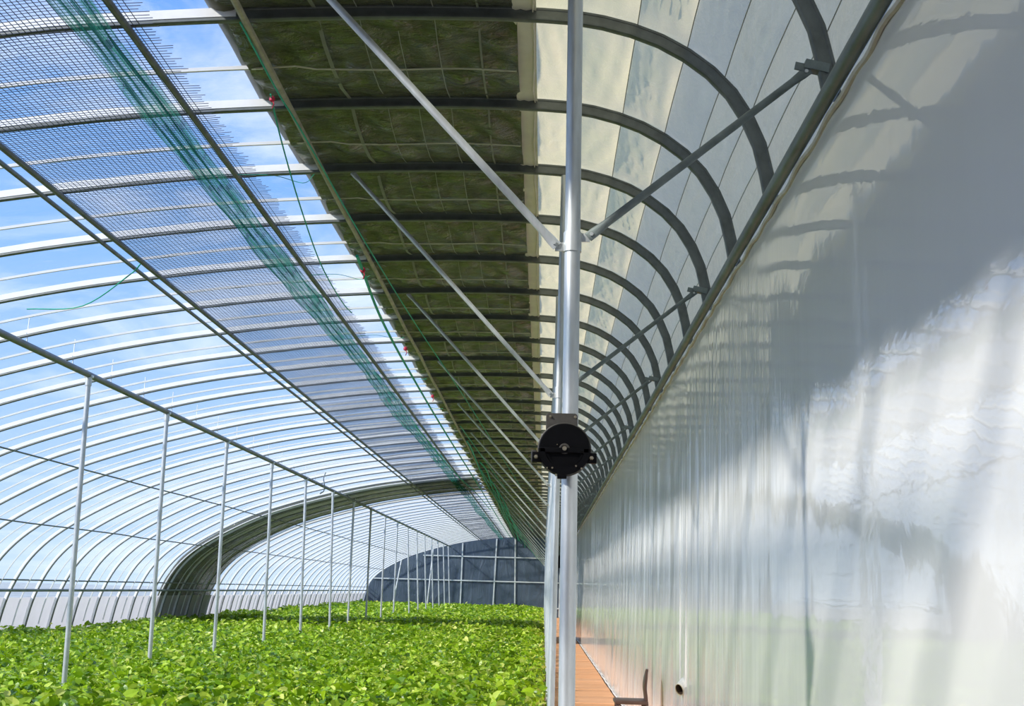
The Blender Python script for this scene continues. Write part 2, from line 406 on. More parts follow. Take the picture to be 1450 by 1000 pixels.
link('roof_film', bay_sheet(s_of_x(-10.22), s_of_x(-1.72), 64, 4, .038, .045, FILM, 'roof_film', YL, .0015), ceil, label='clear wrinkled plastic film over the open part of the roof')
link('side_film', bay_sheet(S0, s_of_x(-10.26), 8, 4, .040, .02, SKIRT, 'side_film', YL), ceil, label='white opaque film along the foot of the south side')

# dark quilt under the film, one sagging panel per bay
QA, QB, QE = s_of_x(-1.80), s_of_x(-.21), SL[-1]
def panel_mesh(sa, sb, ks, ky, L, sag, off, m, name, seed, wr, nsag=0):
    r = np.random.default_rng(seed); ss = np.linspace(sa, sb, ks); X, Z, nx, nz = at_s(ss)
    t = np.linspace(0, 1, ky); u = np.linspace(0, 1, ks)
    T, U = np.meshgrid(t, u, indexing='ij')
    d = -sag*np.sin(math.pi*T)**.7 - nsag*np.sin(math.pi*T)**.6*np.sin(math.pi*U)**.6
    for q in range(10):
        a, b_ = r.uniform(1, 7), r.uniform(-9, 9)
        d += wr*r.uniform(.3, 1)*np.sin(a*U*6.3+b_*T*3+r.uniform(0, 6))*np.sin(math.pi*T)**.5*(np.sin(math.pi*U)**.4 if nsag else 1)
    d += off
    A = np.stack([X[None]+nx[None]*d, T*L-L/2, Z[None]+nz[None]*d], -1).reshape(-1, 3)
    I, J = np.meshgrid(np.arange(ky-1), np.arange(ks-1), indexing='ij'); b = (I*ks+J).ravel()
    return big_mesh(name, A, np.stack([b, b+ks, b+ks+1, b+1], 1), m)
def bay_len(i): return YL[i+1]-YL[i]
NB = len(YL)-1
dq = [panel_mesh(QA, QB, 34, 24, 1.0, .072, .038, DARKQ, 'quilt_panel', 10+v, .0065) for v in range(3)]
for i in range(NB):
    o = link('quilt_panel', dq[i % 3], ceil, (0, (YL[i]+YL[i+1])/2, 0)); o.scale = (1, bay_len(i), 1)
    if i == 0: pass
# cords crossing the dark quilt in mid-bay, longitudinal wires under it
for i in range(NB-1):
    if YL[i] < 0 or YL[i] > 50: continue
    ss = np.linspace(QA+.05, QB-.01, 14); X, Z, nx, nz = at_s(ss); r = random.Random(i)
    off = -.048; g = G(); ph = r.uniform(0, 6)
    g.tube([(X[j]+nx[j]*off, (YL[i]+YL[i+1])/2+.012*math.sin(j*.8+ph)+(-.05 if j < 3 else 0), Z[j]+nz[j]*off) for j in range(14)], .0055, 5)
    link('press_cord', g.mesh('press_cord', CORD, True), ceil)
WIRE = simple('grey_wire', (.30,.31,.26), .6)
TAPE = simple('grey_tape', (.22,.23,.19), .5)
for x, wd, mm in ((-1.30,.022,TAPE),(-1.07,.004,WIRE),(-.87,.004,WIRE),(-.66,.005,WIRE),(-.42,.012,TAPE)):
    g = G(); X, Z = top(x); pts = []
    for i in range(NB):
        for t in (0, .25, .5, .75):
            d = .026 - .078*math.sin(math.pi*t)**.7
            pts.append((X, YL[i]+bay_len(i)*t, Z+d))
    V = []; Fc = []
    for p in pts: V += [(p[0]-wd/2, p[1], p[2]), (p[0]+wd/2, p[1], p[2]), (p[0]+wd/2, p[1], p[2]+.003), (p[0]-wd/2, p[1], p[2]+.003)]
    for i in range(len(pts)-1):
        for j in range(4): Fc.append((i*4+j, i*4+(j+1) % 4, (i+1)*4+(j+1) % 4, (i+1)*4+j))
    g.add(V, Fc); link('roof_wire', g.mesh('roof_wire', mm), ceil)
# cream quilt panels between the long seams
SEAM = [QB, QB+.33, QB+.62, QB+.88, QB+1.14, QB+1.38, QB+1.62, QE-.01]
SEAM = [QB + (QE-.01-QB)*t for t in (0, .175, .34, .49, .62, .74, .85, 1)]
for q in range(len(SEAM)-1):
    mm = CREAM if q < 3 else GREY
    vs = [panel_mesh(SEAM[q], SEAM[q+1], 12, 16, 1.0, .010, .045, mm, 'lining_panel', 50+q*3+v, .0030, .030) for v in range(3)]
    for i in range(NB):
        if YL[i+1] < 3: continue
        if YL[i] > 34: break
        o = link('lining_panel', vs[(i*2+q) % 3], ceil, (0, (YL[i]+YL[i+1])/2, 0)); o.scale = (1, bay_len(i), 1)
ifar = next(i for i in range(NB) if YL[i] > 34)
link('far_lining', bay_sheet(QB, QE-.01, 22, 6, .040, .03, CREAM, 'far_lining', YL[ifar:], 0, False), ceil, kind='stuff')
inear = next(i for i in range(NB) if YL[i+1] >= 3)
link('near_lining', bay_sheet(QB, QE-.01, 22, 6, .040, .03, CREAM, 'near_lining', YL[:inear+1], 0, False), ceil, kind='stuff')
for q in range(1, len(SEAM)-1):
    X_, Z_, nx1, nz1 = [float(v) for v in at_s(SEAM[q])]; g = G(); pts = []
    for i in range(inear, NB):
        for t in (0, .25, .5, .75):
            d = .038-.012*math.sin(math.pi*t)**.7; pts.append((X_+nx1*d, YL[i]+bay_len(i)*t, Z_+nz1*d))
    g.tube(pts, .0028, 4); link('lining_seam', g.mesh('lining_seam', simple('seam_thread', (.36,.35,.28), .7), True), ceil)
HEMB = simple('pale_hem_band', (.80,.74,.62), .5, 0, .08, 5)
V = []; Fc = []; n_ = 0
for i in range(NB):
    for t in (0, .15, .35, .5, .65, .85):
        d = .024-.032*math.sin(math.pi*t)**.7
        for j, x in enumerate((-.235,-.215,-.19,-.16,-.13,-.105)):
            xx, z = top(x, d-.006*(j % 2)); V.append((xx, YL[i]+bay_len(i)*t, z))
        if n_: Fc += [((n_-1)*6+j, (n_-1)*6+j+1, n_*6+j+1, n_*6+j) for j in range(5)]
        n_ += 1
link('hem_band', mesh_from('hem_band', V, Fc, HEMB), ceil, label='pale hem band where cream lining meets dark quilt')
# folded cream hem where the lining meets the dark quilt
for dx, rr in ((.085,.004),):
    g = G(); X, Z = top(-.21+dx, .012); pts = []
    for i in range(NB):
        for t in (0, .2, .5, .8):
            pts.append((X+.008*math.sin(i*2.1+t*5), YL[i]+bay_len(i)*t, Z+.000-(.035*math.sin(math.pi*t)**.7)))
    g.tube(pts, rr, 5); link('lining_fold', g.mesh('lining_fold', HEM, True), ceil)

# ------------------------------------------------------------------ the rolled quilt on the roof and the lowered strip
quilt = empty('thermal_quilt', (0,0,0), label='long dark olive quilt rolled up along the edge of the covered roof half', cat='quilt')
quilt['category'] = 'quilt'
X, Z = top(-1.78, .15)
g = G(); pts = []; rr = []
for i, yy in enumerate(np.arange(BACK, D, .9)):
    pts.append((X+.006*math.sin(i*1.7), yy, Z+.008*math.sin(i*.9))); rr.append(.13+.006*math.sin(i*2.3))
g.tube(pts, rr, 18); link('quilt_roll', g.mesh('quilt_roll', simple('olive_quilt_roll', (.10,.095,.06), .55, 0, .25, 5, .5, stretch=(1,.4,1)), True), quilt)
def outer_sheet(sa, sb, y0, y1, off, m, name, ks=40, ky=80):
    ss = np.linspace(sa, sb, ks); X, Z, nx, nz = at_s(ss); yl = np.linspace(y0, y1, ky)
    V = []; 
    for o_ in (off, off+.03):
        for yy in yl:
            d = o_ + (.006*np.sin(ss*9+yy*3) if ky > 10 else 0)
            V.append(np.stack([X+nx*d, np.full(ks, yy), Z+nz*d], -1))
    V = np.concatenate(V); n1 = ks*ky
    I, J = np.meshgrid(np.arange(ky-1), np.arange(ks-1), indexing='ij'); b = (I*ks+J).ravel()
    Q = np.concatenate([np.stack([b, b+ks, b+ks+1, b+1], 1), np.stack([b, b+1, b+ks+1, b+ks], 1)+n1])
    j = np.arange(ks-1); e = [np.stack([j, j+1, j+1+n1, j+n1], 1), np.stack([j+1+n1-ks, j+n1-ks, j+2*n1-ks, j+1+2*n1-ks], 1)]
    i_ = np.arange(ky-1)*ks; e += [np.stack([i_+ks, i_, i_+n1, i_+ks+n1], 1), np.stack([i_+ks-1, i_+2*ks-1, i_+2*ks-1+n1, i_+ks-1+n1], 1)]
    return big_mesh(name, V, np.concatenate([Q]+e), m)
link('quilt_sheet', outer_sheet(s_of_x(-1.8), QB-.01, BACK, D, .075, DARKQ, 'quilt_sheet', 14, 60), quilt)
strip = tag(link('quilt_strip', outer_sheet(S0+.05, s_of_x(-1.95), 33.6, 38.9, .070, DARKQ, 'quilt_strip', 60, 24)),
            'dark olive quilt strip lowered over the clear roof, an arched band down to the plants', 'quilt')

# ------------------------------------------------------------------ side rails of the south side
for (x, z, r, lb) in ((-10.17,-.27,.028,'thicker lower steel rail along the south side above the white film'), (-10.12,-.07,.016,'thin upper steel rail along the south side above the white film')):
    tag(link('side_rail', G().tube([(x, BACK, z+EYE), (x, 30, z+EYE), (x, D-.1, z+EYE)], r, 8).mesh('side_rail', RAIL, True)), lb, 'rail')
# ------------------------------------------------------------------ purlins
def pipe(name, x, z, r, m, label, cat='pipe', y0=BACK, y1=D-.1, wob=0):
    g = G(); pts = [(x+random.uniform(-wob, wob), yy, z+EYE+random.uniform(-wob, wob)) for yy in np.linspace(y0, y1, 50 if wob else 8)]
    g.tube(pts, r, 8); return tag(link(name, g.mesh(name, m, True)), label, cat)
PX, PZ = -5.40, 2.35
pur = empty('purlin', (0,0,0), label='thick grey purlin pipe carried by the row of posts', cat='pipe'); pur['category'] = 'pipe'
link('pipe', G().tube([(PX, BACK, PZ+EYE), (PX, 35, PZ+EYE), (PX, D-.1, PZ+EYE)], .037, 12).mesh('pipe', simple('purlin_steel', (.17,.19,.19), .5, .4, .15, 8), True), pur)
br = G().tube([(0,0,0), (0,0,.12), (.004,0,.30)], .006, 5).tube([(0,-.025,.10), (0,.025,.10)], .008, 5).mesh('arch_hook', GALV)
for yy in ARY:
    if yy > 8: link('arch_hook', br, pur, (PX, yy, PZ+EYE+.02))
pipe('thin_purlin', -7.56, 1.80-.05, .013, DARKPIPE, 'thin dark wavy pipe under the clear roof, upper of the two below the purlin', wob=.010)
pipe('thin_purlin', -9.10, .93, .013, DARKPIPE, 'thin dark wavy pipe low on the clear roof just above the side rails', wob=.010)
x1, z1 = top(-3.60, -.05); pipe('vent_pipe', x1, z1-EYE-.02, .022, DARKPIPE, 'dark vent pipe along the outer edge of the black net, inner one of the pair')
x1, z1 = top(-3.74, -.05); pipe('vent_pipe', x1, z1-EYE, .018, DARKPIPE, 'dark vent pipe beside the black net, outer one of the pair')
x1, z1 = top(-2.30, -.05); pipe('net_pipe', x1, z1-EYE-.01, .021, DARKPIPE, 'dark pipe along the frayed inner edge of the black net')
x1, z1 = top(-1.66, -.05); pipe('tan_pipe', x1, z1-EYE-.02, .020, BAMBOO, 'tan pipe hung just inside the rolled quilt edge', wob=.008)

# ------------------------------------------------------------------ netting
def ribbon_grid():
    net = empty('insect_net', (0,0,0), label='strip of coarse black square netting under the clear roof vent', cat='net'); net['category'] = 'net'
    sa, sb = s_of_x(-3.62), s_of_x(-2.16); off = -.050
    # long strands
    V = []; Q = []; o = 0; r = .0022
    for s in np.arange(sa, sb-.06, .034):
        X, Z, nx, nz = at_s(s); X = X+nx*off; Z = Z+nz*off
        yl = np.arange(BACK+6.5, D, .8); k = len(yl); ph = rng.uniform(0, 6)
        jit = .004*np.sin(yl*3.1+ph)+.003*np.sin(yl*7.7+s*9)
        a = np.zeros((k, 3, 3))
        rr_ = np.interp(yl, [6, 16, 40], [.0026, .0019, .0013])
        for j, th in enumerate((0, 2.1, 4.2)):
            a[:, j, 0] = X+jit+rr_*math.cos(th); a[:, j, 1] = yl; a[:, j, 2] = Z+.006*np.sin(yl*1.9+s*4)+rr_*math.sin(th)
        V.append(a.reshape(-1, 3)); b = o+np.arange(k-1)*3
        for j in range(3): Q.append(np.stack([b+j, b+(j+1) % 3, b+3+(j+1) % 3, b+3+j], 1))
        o += k*3
    me = big_mesh('long_strands', np.concatenate(V), np.concatenate(Q), NETM)
    link('long_strands', me, net, kind='stuff')
    V = []; Q = []; o = 0
    ss0 = np.linspace(sa, sb, 9)
    for yy in np.arange(BACK+6.6, D, .034):
        r = float(np.interp(yy, [6, 16, 40], [.0026, .0019, .0013]))
        if yy > 18 and rng.random() < min(.6, (yy-18)/45): continue
        ss = ss0.copy(); ss[-1] += rng.uniform(-.03, .03)
        X, Z, nx, nz = at_s(ss); X = X+nx*off; Z = Z+nz*off+.006*np.sin(yy*1.9+ss*4)
        yw = yy+.005*np.sin(ss*7+yy*5)+rng.uniform(-.004, .004); k = 9
        a = np.zeros((k, 3, 3))
        for j, th in enumerate((0, 2.1, 4.2)):
            a[:, j, 0] = X; a[:, j, 1] = yw+r*math.cos(th); a[:, j, 2] = Z+r*math.sin(th)
        V.append(a.reshape(-1, 3)); b = o+np.arange(k-1)*3
        for j in range(3): Q.append(np.stack([b+j, b+(j+1) % 3, b+3+(j+1) % 3, b+3+j], 1))
        o += k*3
    link('cross_strands', big_mesh('cross_strands', np.concatenate(V), np.concatenate(Q), NETM), net, kind='stuff')
ribbon_grid()
# bunched green net lying along the netting
def bunch():
    V = []; Q = []; ks = 26; yl = np.arange(BACK+6, D, .35)
    sc = s_of_x(-2.47)
    for yy in yl:
        wv = .115+.02*math.sin(yy*.7)+.012*math.sin(yy*3.7)
        u = np.linspace(-1, 1, ks); s = sc+.02*math.sin(yy*.5)+u*wv
        X, Z, nx, nz = at_s(s); d = -.075-.02*np.sin(u*11+yy*.9)-.012*np.sin(u*23+yy*1.7)-.02*(1-u*u)
        V.append(np.stack([X+nx*d, np.full(ks, yy), Z+nz*d], -1))
    V = np.concatenate(V); I, J = np.meshgrid(np.arange(len(yl)-1), np.arange(ks-1), indexing='ij'); b = (I*ks+J).ravel()
    tag(link('bunched_net', big_mesh('bunched_net', V, np.stack([b, b+ks, b+ks+1, b+1], 1), GREENNET)), 'bunched translucent green net running along the black netting', 'net')
bunch()

# ------------------------------------------------------------------ far and near gables
def gable(name, yy, bars):
    gb = empty(name, kind='structure', label='far end wall of dark blue film behind a light steel frame' if bars else 'near end wall of dark blue film behind the camera')
    ss = np.linspace(S0, S1, 60); X, Z, nx, nz = at_s(ss)
    g = G(); V = [(X[i]+nx[i]*.03, yy, Z[i]+nz[i]*.03) for i in range(60)] + [(1.2, yy, 0)]
    # triangulated as vertical strips down to the floor
    V = []; Fc = []; xs = np.linspace(-10.42, 1.18, 60)
    for x in xs:
        zt = np.interp(x, PR[:, 0], PR[:, 1])
        for t in np.linspace(0, 1, 8): V.append((x, yy, -.05+(zt+.04+.05)*t))
    for i in range(59):
        for j in range(7): Fc.append((i*8+j, i*8+j+1, (i+1)*8+j+1, (i+1)*8+j))
    link('end_film', mesh_from('end_film', V, Fc, DARKF), gb)
    if not bars: return gb
    b0 = yy-.06
    for x0, z0, x1, z1 in ((-4.72,2.58,-4.76,-1.5),(-2.75,2.90,-2.88,-1.5),(-1.68,2.97,-1.60,-1.5),(.95,2.0,.95,-1.5)):
        link('upright_bar', G().box(((x0+x1)/2, b0, EYE+(z0+z1)/2), (.075,.05,z0-z1), Matrix.Rotation(math.atan2(x0-x1, z0-z1), 3, 'Y')).mesh('upright_bar', BARM), gb)
    for z, xa in ((1.83,-7.0),(.45,-9.85),(-1.0,-10.38)):
        link('cross_bar', G().box(((xa+1.1)/2, b0-.03, EYE+z), (1.1-xa,.04,.065)).mesh('cross_bar', BARM), gb)
    return gb
gable('wall_end', D, True); gable('wall_near', BACK, False)
# small curls of dark film at the gable corner, a dark vent flap by the wall
link('door_flap', G().box((.78, D-.25, EYE+1.95), (.5,.1,1.3), bev=.04).mesh('door_flap', BLACK), kind='structure', label='dark opening high in the far corner beside the white wall')

# ------------------------------------------------------------------ posts in the plants
ORD = ['nearest','second nearest','third nearest','fourth nearest','fifth nearest','sixth nearest','seventh nearest','eighth nearest','ninth nearest','tenth nearest','eleventh nearest','twelfth nearest','thirteenth nearest','fourteenth nearest','fifteenth nearest','sixteenth nearest','seventeenth nearest','eighteenth nearest','nineteenth nearest','twentieth nearest']
posts = [(14.22,-.045),(17.3,-.04),(20.7,-.035),(24.25,-.05),(27.8,-.07),(31.45,-.10)]
while posts[-1][0]+3.55 < D-1: posts.append((posts[-1][0]+3.55, -.08+.02*math.sin(len(posts)*2)))
for i, (yy, _) in enumerate(posts):
    xb = PX+.0
    if i < 6: xb = PX + [.045,.035,.03,.06,.08,.11][i]
    elif i > 9: xb = PX + .22
    e = empty('support_post', (xb, yy, 0), group='steel posts under the purlin pipe',
              label=f'slim grey steel post rising from the plants to the purlin, {ORD[i]} in its row', cat='post'); e['category'] = 'post'
    link('pole', G().tube([(0,0,0), (PX-xb, 0, EYE+PZ-.10)], .030, 12).mesh('pole', POST, True), e)
    g = G().tube([(PX-xb, 0, EYE+PZ-.13), (PX-xb, 0, EYE+PZ-.03)], .038, 12); g.box((PX-xb, 0, EYE+PZ-.02), (.10,.055,.03), bev=.004)
    link('cap', g.mesh('cap', GALV, True), e)
for x0, x1, yy, lb in ((-8.15,-8.62,D-.9,'leaning thin post at the left of the far end wall'), (-6.35,-6.62,D-.9,'leaning thin post among the far posts before the end wall')):
    zt = float(np.interp(x0, PR[:,0], PR[:,1]))
    tag(link('leaning_post', G().tube([(x1, yy, 0), (x0, yy, zt-.05)], .045, 8).mesh('leaning_post', POST, True)), lb, 'post')

# ------------------------------------------------------------------ braced poles by the path
pr_top = lambda x: top(x, -.035)[1]
npole = 0
for i in range(I0, len(ARY), 3):
    yy = ARY[i]; xp = .104 if npole == 0 else .066 if npole == 1 else .086
    e = empty('braced_pole', (xp, yy, 0), group='braced roof poles beside the path', cat='pole',
              label=('big galvanised pole nearest the camera, carrying the black winch' if npole == 0 else
                     'thinner galvanised pole with two braces, just left behind the big pole' if npole == 1 else
                     f'braced galvanised pole beside the path, {ORD[npole]} of its row')); e['category'] = 'pole'
    r = .0315 if npole == 0 else .024
    xt = .078 if npole == 0 else .090
    xq = lambda z: xp + (xt-xp)*z/(EYE+3)
    zt = pr_top(xt)
    link('pole', G().tube([(0,0,0), (xq(zt)-xp, 0, zt)], r, 20).mesh('pole', GALV, True), e)
    zc = EYE+1.375; cxp = xq(zc)-xp
    g = G()
    for dz, a in ((-.018, -1), (.022, 1)):
        g.tube([(cxp, 0, zc+dz-.020), (cxp, 0, zc+dz+.020)], r+.005, 20)
        g.box((cxp+a*(r+.018), -.004, zc+dz), (.04,.008,.036), bev=.002)
    link('clamp', g.mesh('clamp', GALV, True), e)
    for a, (xa, za), zc2 in ((-1, (-1.47, pr_top(-1.47)), zc-.018), (1, (1.045, EYE+2.13), zc+.022)):
        p0 = Vector((cxp+a*(r+.030), -.012, zc2)); p1 = Vector((xa-xp, -.012 if a > 0 else 0, za))
        d = (p1-p0).normalized(); L = (p1-p0).length
        rb = .0165 if npole == 0 else .0155
        # flattened ends
        ts = (0,.035,.09,L-.09,L-.035,L); g = G(); V = []; Fc = []; sg = 12
        up = Vector((0,1,0)); sd_ = d.cross(up)
        for t in ts:
            end = t in (0,.035,L-.035,L)
            ra, rb2 = (rb*1.25, .004) if end else (rb, rb)
            for j in range(sg):
                th = 2*math.pi*j/sg; V.append(p0+d*t+sd_*math.cos(th)*ra+up*math.sin(th)*rb2)
        for q in range(len(ts)-1):
            for j in range(sg): Fc.append((q*sg+j, q*sg+(j+1) % sg, (q+1)*sg+(j+1) % sg, (q+1)*sg+j))
        Fc += [tuple(range(sg)), tuple((len(ts)-1)*sg+j for j in range(sg))]
        g.add(V, Fc)
        bo = link('brace', g.mesh('brace', GALV if a < 0 else RAIL, True), e)
        for t in (.018, L-.018):
            c = p0+d*t; link('bolt', G().lathe([(.001,-.012),(.008,-.012),(.008,-.004),(.004,-.002)], (c.x, c.y, c.z), 'Y', 6).mesh('bolt', GALV), bo)
        if a > 0:
            c = p1 + Vector((.03, .012, .012))
            R = Matrix.Rotation(math.radians(12), 3, 'Y')
            link('arch_clamp', G().box((c.x, c.y, c.z), (.10,.052,.040), R, .003).box((c.x-.06, c.y-.012, c.z-.003), (.06,.008,.034), R, .002).mesh('arch_clamp', RAIL, True), e)
    npole += 1

# ------------------------------------------------------------------ film winch on the big pole
wy = 4.80-.032; wc = Vector((.070, wy, EYE+.535))
win = empty('film_winch', tuple(wc), label='round black hand winch bolted to the big galvanised pole', cat='winch'); win['category'] = 'winch'
R0 = .100
def round_plate(c, w_, h_, rad, th_, m, name, edge=.0015):
    out = []
    for k_, (sx, sz) in enumerate(((1,1),(-1,1),(-1,-1),(1,-1))):
        for q in range(7):
            a = math.pi/2*(k_+q/6); out.append((sx*(w_/2-rad)+rad*math.cos(a), sz*(h_/2-rad)+rad*math.sin(a)))
    n_ = len(out); V = []
    for yy, sc in ((th_/2,1),(-th_/2+edge,1),(-th_/2,.975)): V += [(c[0]+x*sc, c[1]+yy, c[2]+z*sc) for x, z in out]
    Fc = [(q*n_+j, q*n_+(j+1) % n_, (q+1)*n_+(j+1) % n_, (q+1)*n_+j) for q in range(2) for j in range(n_)] + [tuple(range(n_)), tuple(2*n_+j for j in range(n_))[::-1]]
    return G().add(V, Fc).mesh(name, m)
link('mounting_plate', round_plate((-.012,-.012,.083), .122, .118, .012, .010, PLATE, 'mounting_plate'), win)
prof = [(.001,-.012),(R0-.002,-.012),(R0,-.016),(R0,-.040),(R0-.003,-.043),(R0-.006,-.040),(.001,-.040)]
link('rim', G().lathe([(.001,-.014),(R0,-.014),(R0+.0035,-.018),(R0+.0035,-.036),(R0+.001,-.038),(.001,-.038)], (0,0,0), 'Y', 64).mesh('rim', PLATE, True), win, label='thin bronze-grey rim of the winch')
link('cover_disc', G().lathe([(.001,-.030),(R0-.002,-.030),(R0-.001,-.040),(R0-.005,-.044),(.030,-.046),(.001,-.046)], (0,0,0), 'Y', 64).mesh('cover_disc', BLACK, True), win)
# lower gear housing: half disc proud of the cover with stepped inner arc
V = []; Fc = []; sg = 40
def half_ring(r0, r1, y0, y1, a0, a1):
    V = []; Fc = []; k = 36
    for i in range(k+1):
        th = a0+(a1-a0)*i/k; c, s_ = math.cos(th), math.sin(th)
        V += [(r0*c, y0, r0*s_), (r1*c, y0, r1*s_), (r1*c, y1, r1*s_), (r0*c, y1, r0*s_)]
    for i in range(k):
        for j in range(4): Fc.append((i*4+j, i*4+(j+1) % 4, (i+1)*4+(j+1) % 4, (i+1)*4+j))
    Fc += [(0,1,2,3), (k*4+3, k*4+2, k*4+1, k*4)]
    return V, Fc
g = G(); g.add(*half_ring(.075, R0, -.044, -.060, math.pi, 2*math.pi)); g.add(*half_ring(.066, .074, -.046, -.054, math.pi*1.02, 1.98*math.pi))
g.box((0,-.052,-.006), (2*R0-.01,.016,.020), bev=.003)
for a in (-1, 1):
    g.box((a*(R0+.004), -.045, -.034), (.040,.024,.040), bev=.005)
g.box((-.008,-.050,-R0-.006), (.036,.022,.018), bev=.003)
link('gear_housing', g.mesh('gear_housing', BLACK, True), win)
link('side_bracket', G().box((-R0-.016,-.030,-.030), (.022,.010,.050), bev=.004).mesh('side_bracket', PLATE, True), win)
link('side_bracket', G().box((R0+.014,-.030,-.036), (.022,.010,.036), bev=.004).mesh('side_bracket', PLATE, True), win)
link('hub', G().lathe([(.001,-.046),(.020,-.046),(.021,-.052),(.018,-.056),(.014,-.056),(.013,-.052),(.001,-.052)], (0,0,0), 'Y', 28).mesh('hub', PLATE, True), win)
link('spindle', G().lathe([(.001,-.050),(.009,-.050),(.009,-.064),(.0075,-.066),(.001,-.066)], (0,0,0), 'Y', 20).mesh('spindle', BOLT, True), win)
bolt = G().lathe([(.001,.006),(.0085,.006),(.0085,-.003),(.006,-.006),(.001,-.006)], (0,0,0), 'Y', 6).lathe([(.001,-.004),(.004,-.004),(.004,-.011),(.001,-.011)], (0,0,0), 'Y', 8).mesh('bolt', BOLT, True)
for x, yv, z, s in ((-.056,-.019,.128,.7),(.040,-.019,.128,.7),(-R0-.008,-.060,-.034,1),(R0+.004,-.060,-.034,1),(-.045,-.062,-.075,.5),(.045,-.062,-.066,.5),(.066,-.062,-.075,.5),(-.065,-.062,-.075,.4),(-.028,-.048,.016,.3),(-.030,-.062,-.102,.6)):
    o = link('bolt', bolt, win, (x, yv, z)); o.scale = (s,)*3

# ------------------------------------------------------------------ ropes
def rope(pts, r, label, m=ROPE, name='green_rope', k=6, smooth=True):
    P = crom([(p[0], p[1], p[2]) for p in pts], k) if len(pts) > 2 else np.array(pts)
    return tag(link(name, G().tube([tuple(p) for p in P], r, 6).mesh(name, m, True)), label, 'rope')
E = EYE
rope([(-1.68,6.1,E+2.93),(-1.66,7.0,E+2.90),(-1.64,7.6,E+2.90),(-1.60,10,E+2.90),(-1.47,13.5,E+2.86),(-1.25,17.5,E+2.78),(-.98,24,E+2.72),(-.62,34,E+2.66),(-.25,46,E+2.5)], .0055, 'long green rope slanting across below the dark quilt')
rope([(-1.70,6.95,E+2.88),(-1.74,7.5,E+2.78),(-1.78,8.4,E+2.62),(-1.84,9.6,E+2.52),(-1.90,11,E+2.55),(-2.05,12.5,E+2.78)], .0050, 'slack green rope hanging in a curve from the tan pipe')
rope([(-1.72,10.6,E+2.88),(-1.86,13.6,E+2.90),(-1.90,18,E+2.89),(-1.91,24,E+2.88),(-1.90,36,E+2.88),(-1.90,52,E+2.86),(-1.86,71,E+2.84)], .014, 'green rope running along the edge of the rolled quilt into the distance', k=10)
rope([(-1.58,30,E+2.84),(-1.36,40,E+2.70),(-1.10,52,E+2.50),(-.6,64,E+2.2),(-.1,72,E+1.5)], .012, 'green rope draped low under the far dark quilt')
rope([(-1.55,22,E+2.86),(-1.25,30,E+2.76),(-.9,40,E+2.70),(-.5,54,E+2.5)], .007, 'thin green rope between the far braces')
rope([(-1.50,40,E+2.80),(-1.20,50,E+2.55),(-.85,60,E+2.2),(-.35,70,E+1.7)], .012, 'second green rope draped low under the far dark quilt')
rope([(-4.9,11.2,E+2.18*1.13),(-4.3,11.0,E+2.46),(-3.75,10.6,E+2.66),(-3.62,10.5,E+2.74)], .006, 'short green rope tied to the pair of vent pipes at the left')
for k_, (dx, dz, y0, nm) in enumerate(((-.08,.02,26,'first'),(.07,-.05,30,'second'),(.16,-.16,34,'third'),(.30,-.26,38,'fourth'),(.42,-.42,44,'fifth'))):
    yy_ = np.linspace(y0, 70, 7)
    rope([(-1.55+dx*.4, yy_[0]-1.5, E+2.88)]+[(-1.52+dx+.05*math.sin(t*1.3+k_), t, E+2.80+dz-.05*math.sin(t*.9+k_*2)) for t in yy_], .015, f'bright green rope in the tangle under the far quilt edge, {nm} from the left', k=8)
rope([(-2.35,22,E+2.84),(-2.28,30,E+2.82),(-2.12,38,E+2.88),(-2.02,46,E+2.88)], .012, 'green rope loop beside the far black netting')
for i in range(5):
    y0 = 8.4+i*2.9
    rope([(-1.70,y0,E+2.88),(-1.85,y0+.35,E+2.93),(-2.05,y0+.25,E+2.95),(-2.28,y0+.1,E+2.90)], .0025, f'thin green cord tying the net to the tan pipe, {ORD[i]} of five', name='tie_cord')
tie = G().lathe([(.002,-.02),(.016,-.012),(.018,0),(.014,.014),(.002,.02)], (0,0,0), 'Z', 8).tube([(0,0,0),(.015,-.01,-.035),(.005,0,-.06)], .004, 5).mesh('red_tie', RED, True)
for i, (x, yy, z) in enumerate(((-1.70,7.0,2.87),(-1.74,11.1,2.88),(-1.76,14.9,2.88),(-1.76,18.7,2.88))):
    o = tag(link('red_tie', tie, None, (x, yy, E+z)), f'small red tie knotted on the rope by the quilt edge, {ORD[i]} of four', 'tie', 'red ties along the rope')
    o.scale = (1,1,1) if i == 0 else (1.4,1.4,1.4)
rope([(-5.0,28.0,E+2.5),(-5.02,27.9,E+2.36),(-4.98,27.8,E+2.22),(-5.0,27.9,E+2.08),(-5.10,28,E+2.02),(-5.06,28,E+2.06)], .012, 'short grey wire curl hanging from the clear roof', RAIL, 'hanging_wire')

# ------------------------------------------------------------------ brown chair and wall pipe
cy_ = 12.0
ch = empty('brown_chair', (.84, cy_, 0), label='dark brown plastic chair standing against the white wall', cat='chair'); ch['category'] = 'chair'
link('seat', G().box((0, 0, .555), (.31,.34,.035), bev=.014).mesh('seat', BROWN, True), ch)
g = G(); P = crom([(.145,0,.53),(.135,0,.62),(.128,0,.70),(.140,0,.80),(.150,0,.85)], 5)
V = []; Fc = []
for p in P:
    hw = .15 - .10*max(0, (p[2]-.74)/.11)**1.5 if p[2] > .74 else .15
    V += [(p[0]-.012, -hw, p[2]), (p[0]+.012, -hw, p[2]), (p[0]+.018, hw, p[2]), (p[0]-.004, hw, p[2])]
for i in range(len(P)-1):
    for j in range(4): Fc.append((i*4+j, i*4+(j+1) % 4, (i+1)*4+(j+1) % 4, (i+1)*4+j))
k = len(P)-1; Fc += [(0,1,2,3), (k*4+3, k*4+2, k*4+1, k*4)]
